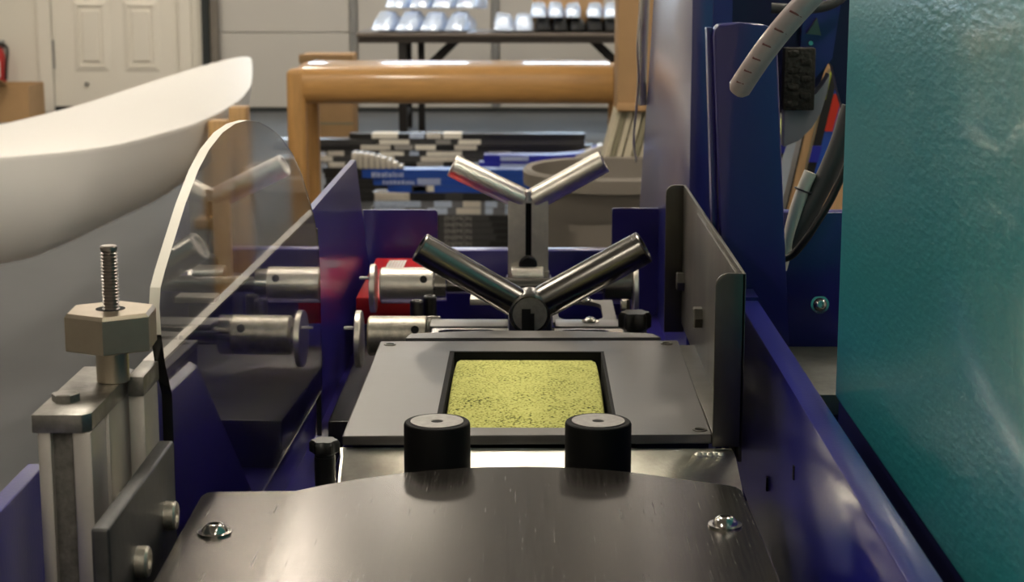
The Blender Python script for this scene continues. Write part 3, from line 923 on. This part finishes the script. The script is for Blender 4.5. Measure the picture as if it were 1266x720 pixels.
for (y, z) in ((1.955, .942), (1.72, .949)):
    obj('bolt', hex_bm((bx if y > 1.79 else bx - .0028, y, z), (-1, 0, 0), .0110, .0085), 'bracket_steel', bk)

# V guide rollers, front
hub = obj('roller_hub', lathe(new(), (.0005, 1.945, .9085), (0, 1, 0), [(-.014, .0205), (-.0125, .0228), (-.010, .0236), (.028, .0236)], 48), 'roller_steel', mc, label='steel hub with a dark keyhole slot')
lathe_ = lathe(new(), (.0005, 1.945, .9085), (0, 1, 0), [(-.0146, .019), (-.0142, .019)], 40)
obj('hub_face', lathe_, 'roller_top', hub)
bm = new()
box(bm, -.0085, .0015, 1.928, 1.9305, .886, .915)
box(bm, .0, .0055, 1.928, 1.9305, .889, .910)
obj('slot', bm, 'black_hole', hub, False)
def v_roller(p0, p1, r, parent, mm='roller_steel'):
    p0, p1 = Vector(p0), Vector(p1)
    Ln = (p1 - p0).length
    return obj('roller', lathe(new(), p0, p1 - p0, [(0, r * .8), (0, r * .97), (.004, r), (Ln - .0075, r), (Ln - .0075, r * .95), (Ln - .0062, r * .95), (Ln - .0062, r), (Ln - .0015, r), (Ln, r * .93), (Ln, r * .70), (Ln - .002, r * .66), (Ln - .002, r * .2)], 48), mm, parent)
v_roller((-.0150, 1.950, .9185), (-.1215, 1.940, .9830), .0172, hub)
v_roller((.0165, 1.950, .9195), (.1270, 1.940, .9835), .0188, hub)
obj('hub_arm', box(new(), -.024, .026, 1.955, 2.06, .745, .905, .006), 'navy_dark', hub)
# V guide rollers, rear, on a slotted slide
x0, x1 = -.0306, .0267
bm = new()
ring_prism(bm, [(x0, 2.5, .842), (x1, 2.5, .842), (x1, 2.5, .958), (x0, 2.5, .958)], [(-.0058, 2.5, .862), (.0028, 2.5, .862), (.0028, 2.5, .9545), (-.0058, 2.5, .9545)], (0, .012, 0))
sl = obj('slide_plate', bm, 'pale_steel', mc, False, label='pale slotted slide plate')
obj('slot_back', box(new(), -.012, .009, 2.512, 2.516, .85, .957), 'black_hole', sl)
v_roller((-.0085, 2.515, .957), (-.1100, 2.512, 1.0065), .0165, sl, 'pale_steel')
v_roller((.0055, 2.515, .957), (.1052, 2.512, 1.0125), .0168, sl, 'pale_steel')
obj('pin', cyl(new(), (-.002, 2.505, .955), (-.002, 2.505, .972), .0058, 24, .001), 'pale_steel', sl)
obj('clamp_block', cyl(new(), (-.0255, 2.485, .852), (.0200, 2.485, .852), .0135, 32, .001), 'pale_steel', sl)
obj('nut', hex_bm((.0200, 2.485, .852), (1, 0, 0), .0085, .008), 'polished_steel', sl)
obj('knob', lathe(new(), (-.002, 2.492, .868), (0, -1, 0), [(0, .013), (.006, .013), (.008, .010)], 24), 'black_plastic', sl)
obj('slide_foot', box(new(), -.034, .032, 2.49, 2.56, .745, .842, .003), 'navy_dark', sl)

# transverse shafts
def shaft(y, zc_, x0, x1, r, collar, rf, xf, right=None):
    sh = obj('shaft', cyl(new(), (x0, y, zc_), (.14, y, zc_), r * .45, 24), 'roller_steel', mc)
    obj('bearing', lathe(new(), (x0, y, zc_), (1, 0, 0), [(0, r * .9), (.002, r), (x1 - x0, r)], 48), 'pale_steel' if y > 2.2 else 'zinc', sh)
    obj('collar', lathe(new(), (x1 + .0008, y, zc_), (1, 0, 0), [(0, r * .94), (.001, collar), (.016, collar), (.017, collar * .95)], 48), 'polished_steel', sh)
    obj('flange_disc', lathe(new(), (xf, y, zc_ - .004), (1, 0, 0), [(0, rf * .97), (.001, rf), (.0065, rf), (.0075, rf * .97)], 48), 'pale_steel', sh)
    obj('set_screw', lathe(new(), (x1 - .012, y - r * .85, zc_ + r * .48), (0, -.87, .5), [(0, .0048), (.0022, .0048), (.0022, .0030)], 16), 'black_hole', sh)
    obj('pin', cyl(new(), (xf - .013, y - .012, zc_ + .012), (xf + .003, y - .012, zc_ + .012), .002, 12), 'white_print', sh)
    if right:
        obj('bearing', lathe(new(), (right[0], y, zc_), (1, 0, 0), [(0, r * .9), (.002, r), (right[1] - right[0], r)], 48), 'roller_steel', sh)
        obj('flange_disc', lathe(new(), (right[1] + .002, y, zc_ - .006), (1, 0, 0), [(0, rf * .97), (.001, rf), (.006, rf), (.007, rf * .97)], 48), 'pale_steel', sh)
    return sh
shaft(2.30, .8726, -.1960, -.1260, .0238, .0205, .0320, -.2090, (.0964, .1335))
shaft(2.09, .8500, -.1935, -.1240, .0240, .0240, .0345, -.2085)
for px, yy, zz in ((-.140, 2.17, .870), (-.125, 2.19, .872)):
    obj('lock_screw', lathe(new(), (px, yy, zz - .018), (0, 0, 1), [(0, .0085), (.024, .0085), (.026, .0070), (.026, .004), (.022, .0035)], 24), 'black_plastic', mc)
# slotted bars
def bar(x0, x1, y0, y1, z, flip, name='slotted_bar', mm='polished_steel'):
    r = (y1 - y0) * .30
    m_ = .007
    xi0, xi1 = (x0 + m_, x1 - m_ * 2.2) if not flip else (x0 + m_ * 2.2, x1 - m_)
    return obj(name, ring_prism(new(), rrect(x0, x1, y0, y1, .002, z), rrect(xi0, xi1, y0 + m_, y1 - m_, r * .7, z), (0, 0, .005)), mm, mc, False)
bar(-.108, -.022, 1.90, 1.95, .884, False)
bar(.028, .104, 1.90, 1.95, .884, False)
for (x0, x1) in ((-.115, -.024), (.030, .112)):
    obj('flat_bar', box(new(), x0, x1, 2.005, 2.045, .872, .880, .001), 'deck_steel', mc)
b2 = bar(.028, .104, 2.06, 2.20, .868, False, mm='deck_steel')
for (x, y) in ((.070, 2.195), (.071, 2.032)):
    obj('screw', screw_bm((x, y, .873 if y > 2.1 else .880), (0, 0, 1), .0075, .005), 'polished_steel', mc)
obj('flat_bar', box(new(), -.075, -.024, 2.20, 2.23, .866, .874, .001), 'pale_steel', mc)
obj('cross_beam', box(new(), -.22, .16, 1.88, 2.26, .745, .800, .003), 'black_plastic', mc)
# knobs
kb = obj('clamp_knob', knob_bm((.1155, 1.91, .886), .0165, .030, 6), 'black_plastic', mc, label='black lobed clamp knob')
obj('stud', hex_bm((.106, 1.935, .913), (0, 0, 1), .0055, .012), 'polished_steel', kb)
obj('knob_stem', cyl(new(), (.1155, 1.91, .862), (.1155, 1.91, .887), .006, 16), 'polished_steel', kb)
kb = obj('clamp_knob', knob_bm((-.1625, 1.365, .905), .0112, .0165, 6), 'black_plastic', mc, label='black lobed clamp knob')
obj('knob_stem', cyl(new(), (-.1625, 1.365, .870), (-.1625, 1.365, .908), .0085, 24), 'black_plastic', kb)
obj('slide_bar', prism(new(), [(-.197, 1.24, .866), (-.1540, 1.24, .866), (-.1540, 1.392, .866), (-.183, 1.392, .866)], (0, 0, .006), .0008), 'bracket_steel', mc)

# blue column, its left face to the camera
bm = new()
prism(bm, [(.2000, 2.22, .70), (.2000, 2.22, 1.62), (.2000, 2.76, 1.62), (.2000, 2.915, 1.23), (.2000, 3.325, .70)], (.026, 0, 0), .0015)
obj('column', bm, 'blue_gloss', mc, label='blue painted column')
obj('column_face', prism(new(), [(.226, 2.225, .70), (.250, 2.225, .70), (.250, 2.225, 1.62), (.226, 2.225, 1.62)], (0, .6, 0)), 'blue_paint', mc, False)
# tongue plate with rounded top
pl = [(.1930, .70), (.1905, .98), (.1760, 1.222)]
pts = [(.1985, 1.75, .75), (.1945, 1.75, .95), (.1790, 1.75, 1.222), (.1800, 1.75, 1.2290), (.184, 1.75, 1.2335), (.205, 1.75, 1.2350), (.228, 1.75, 1.2335), (.2370, 1.75, 1.2300), (.2405, 1.75, 1.2240), (.2600, 1.75, .93), (.2690, 1.75, .75)]
obj('upright_plate', prism(new(), pts, (0, .028, 0), .0022), 'blue_paint', mc)
pts2 = [(.1915, 1.765, .80), (.1870, 1.765, .95), (.1735, 1.765, 1.230), (.1800, 1.765, 1.230), (.1990, 1.765, .80)]
obj('plate_edge', prism(new(), pts2, (0, .02, 0), .001), 'blue_paint', mc)
# right-hand housing with screw, and grey ledge
hs = obj('housing', box(new(), .235, .345, 1.812, 1.835, .88, 1.0405, .002), 'blue_paint', mc)
obj('screw', screw_bm((.3008, 1.812, .9440), (0, -1, .15), .0070, .0055), 'polished_steel', hs)
obj('ledge', box(new(), .2320, .345, 1.605, 1.812, .880, .8995, .001), 'ledge_steel', mc)
obj('ledge_support', box(new(), .2320, .345, 1.62, 2.0, .70, .880), 'navy_dark', mc)
# workings behind the upright plate
ip = [(.235, 1.27), (.44, 1.27), (.44, 1.125), (.405, 1.10), (.3955, 1.130), (.388, 1.16), (.383, 1.165), (.3785, 1.155), (.372, 1.135), (.355, 1.120), (.325, 1.100), (.25, 1.09)]
obj('inner_panel', prism(new(), [(x, 2.3, z) for x, z in ip], (0, .02, 0)), 'navy_dark', mc, False)
obj('inner_panel', prism(new(), [(.345, 2.285, 1.245), (.395, 2.285, 1.25), (.385, 2.285, 1.17), (.36, 2.285, 1.14), (.345, 2.285, 1.14)], (0, .014, 0)), 'blue_paint', mc, False)
bm = new()
seg = 12
rin, rout = [], []
band_o = [(.3230, 1.060), (.3420, 1.068), (.3580, 1.084), (.3690, 1.104), (.3760, 1.130), (.3790, 1.150)]
band_i = [(.3230, 1.112), (.3350, 1.112), (.3500, 1.118), (.3620, 1.126), (.3720, 1.139), (.3780, 1.153)]
pts = [(x, 2.26, z) for x, z in band_i] + [(x, 2.26, z) for x, z in band_o[::-1]]
obj('curved_guard', prism(bm, pts, (0, .03, 0), .001), 'band_grey', mc)
ch = obj('chain_block', box(new(), .318, .357, 2.24, 2.262, 1.108, 1.186, .002), 'chain_dark', mc)
for k in range(7):
    obj('chain_link', box(new(), .322 + .016 * (k % 2), .336 + .016 * (k % 2), 2.2375, 2.2415, 1.112 + k * .0105, 1.120 + k * .0105, .002), 'chain_dark', ch)
obj('bracket', prism(new(), [(.350, 2.272, 1.202), (.368, 2.272, 1.200), (.362, 2.272, 1.222)], (0, .01, 0)), 'bracket_steel', mc, False)
obj('bolt', lathe(new(), (.3565, 2.284, 1.190), (0, -1, 0), [(0, .004), (.003, .003)], 12), 'polished_steel', mc)
obj('bolt', lathe(new(), (.3535, 2.284, 1.145), (0, -1, 0), [(0, .004), (.003, .003)], 12), 'polished_steel', mc)
obj('top_hose', tube(new(), smooth_path([(.30, 2.24, 1.235), (.34, 2.235, 1.234), (.375, 2.235, 1.241), (.40, 2.24, 1.262)]), .0065), 'cable_grey', mc)

# adjusting post
post = obj('adjusting_post', box(new(), -.3115, -.2850, 1.103, 1.225, .70, 1.0, .001), 'alu_groove', mc, label='aluminium post with hex nut and threaded rod')
def rail_piece(x0, x1, y0, y1, name='profile_rail'):
    return obj(name, box(new(), x0, x1, y0, y1, .70, 1.0, .0018), 'aluminium', post)
rail_piece(-.3150, -.3060, 1.0985, 1.1120)
rail_piece(-.2925, -.2800, 1.0985, 1.1380)
rail_piece(-.2890, -.2800, 1.1480, 1.2160)
rail_piece(-.3150, -.3090, 1.115, 1.228)
rail_piece(-.2780, -.2665, 1.1950, 1.2400)
cp = [(-.3172, 1.0958), (-.2850, 1.0958), (-.2800, 1.1020), (-.2792, 1.2230), (-.2880, 1.2320), (-.3172, 1.2320)]
obj('cap_plate', prism(new(), [(x, y, 1.000) for x, y in cp], (0, 0, .012), .0006), 'cap_steel', post)
obj('cap_plate', box(new(), -.2775, -.2660, 1.192, 1.243, 1.000, 1.014, .001), 'cap_steel', post)
obj('bolt', hex_bm((-.3045, 1.1330, 1.012), (0, 0, 1), .0092, .0055, .3), 'cap_steel', post)
nc = (-.2858, 1.188)
obj('neck', cyl(new(), (nc[0], nc[1], 1.012), (nc[0], nc[1], 1.038), .0112, 40, .0006), 'nickel_nut', post)
bm = new()
lathe(bm, (nc[0], nc[1], 1.0365), (0, 0, 1), [(0, .0318), (.0008, .0325), (.0235, .0325), (.0260, .0302), (.0262, .0102), (.0200, .0098)], 6, phase=math.radians(-12 + 90 + 30))
obj('hex_nut', bm, 'nickel_nut', post, False, label='big satin hex nut')
obj('nut_bore', cyl(new(), (nc[0], nc[1], 1.0600), (nc[0], nc[1], 1.0629), .0100, 32), 'black_hole', post)
pf = [(0, .0052)]
z = .002
while z < .059:
    pf += [(z, .0060), (z + .0009, .0049)]
    z += .00225
pf += [(z, .0058), (z + .0022, .0058), (z + .0030, .0050)]
obj('threaded_rod', lathe(new(), (nc[0] + .0005, nc[1], 1.043), (0, 0, 1), pf, 24), 'dark_thread', post, angle=20)
# clamp plate bolted over the guard foot
cl = obj('clamp_plate', box(new(), -.2555, -.2445, .990, 1.1830, .78, .9715, .0022, 3), 'clamp_steel', mc, label='dark clamp plate with two bolts')
for y, z in ((1.1468, .9288), (1.0585, .9273)):
    obj('bolt', lathe(new(), (-.2445, y, z), (1, 0, 0), [(0, .0100), (.0062, .0100), (.0075, .0090), (.0076, .0045), (.003, .0040)], 32), 'zinc', cl)

# hoses and cables on the right
sp = smooth_path([(.187, 1.61, 1.1790), (.196, 1.60, 1.1960), (.207, 1.59, 1.2150), (.222, 1.58, 1.2370), (.244, 1.57, 1.2640), (.275, 1.565, 1.298), (.31, 1.56, 1.33)], 10)
hose = obj('wrapped_hose', tube(new(), sp, .0088, 18, lambda s: .0105 if s > .03 else .0080 + .08 * s), 'wrap_plastic')
tag(hose, 'pale translucent spiral-wrapped hose end in front of the blue plate', 'hose')
for k in range(5, len(sp) - 3, 6):
    p, d = sp[k], (sp[k + 1] - sp[k - 1]).normalized()
    c = p + V(-.0012, -.0106, .0)
    u = d.cross(V(0, 1, 0)).normalized()
    a_ = c - u * .0055 + d * .0012
    b_ = c + u * .0055 - d * .0012
    obj('wrap_gap', tube(new(), [a_ + V(0, .002, 0), (a_ + b_) / 2, b_ + V(0, .002, 0)], .0010, 8), 'wrap_inner', hose)
pth = smooth_path([(.2835, 1.790, 1.0845), (.2752, 1.790, 1.0629), (.2690, 1.790, 1.0420), (.2628, 1.790, 1.0133), (.2560, 1.790, .985)])
wc = obj('white_cable', tube(new(), pth, .0066, 16), 'cable_white')
tag(wc, 'thick white cable end with black tie beside the blue plate', 'cable')
obj('cable_tie', tube(new(), [V(.2765, 1.790, 1.066) + V(.0080 * math.cos(a), .0080 * math.sin(a), -.0030 * math.cos(a)) for a in [2 * math.pi * k / 20 for k in range(21)]], .0010, 8), 'black_plastic', wc)
pth = smooth_path([(.324, 1.795, 1.150), (.3161, 1.795, 1.1217), (.3080, 1.795, 1.0985), (.2985, 1.795, 1.0755), (.2875, 1.795, 1.0530), (.2760, 1.795, 1.0310), (.2662, 1.795, 1.0150), (.2568, 1.795, 1.0040), (.2447, 1.795, .999)])
bh = obj('black_hose', tube(new(), pth, .0105, 18), 'cable_grey')
tag(bh, 'thick dark grey hose curving down beside the white cable', 'hose')
pth = smooth_path([(.318, 1.770, 1.098), (.3102, 1.770, 1.079), (.3013, 1.770, 1.0588), (.2899, 1.770, 1.0386), (.2784, 1.772, 1.0190), (.2667, 1.779, 1.0020), (.256, 1.782, .996)])
bc = obj('black_cable', tube(new(), pth, .0038, 12), 'black_plastic')
tag(bc, 'thin black cable running below the dark grey hose', 'cable')
# clear strip and conduit at the far edge of the column
o = obj('conduit', tube(new(), smooth_path([(.1925, 2.98, 1.45), (.1915, 2.99, 1.24), (.1905, 3.02, 1.13), (.192, 3.04, 1.05)]), .0075, 16), 'clear_strip', mc)
o = obj('edge_wire', tube(new(), smooth_path([(.182, 3.0, 1.30), (.1835, 3.0, 1.22), (.1800, 3.0, 1.15), (.1835, 3.02, 1.10), (.1815, 3.03, 1.05), (.178, 3.05, .99), (.183, 3.05, .95)]), .0022, 8), 'pale_steel', mc)
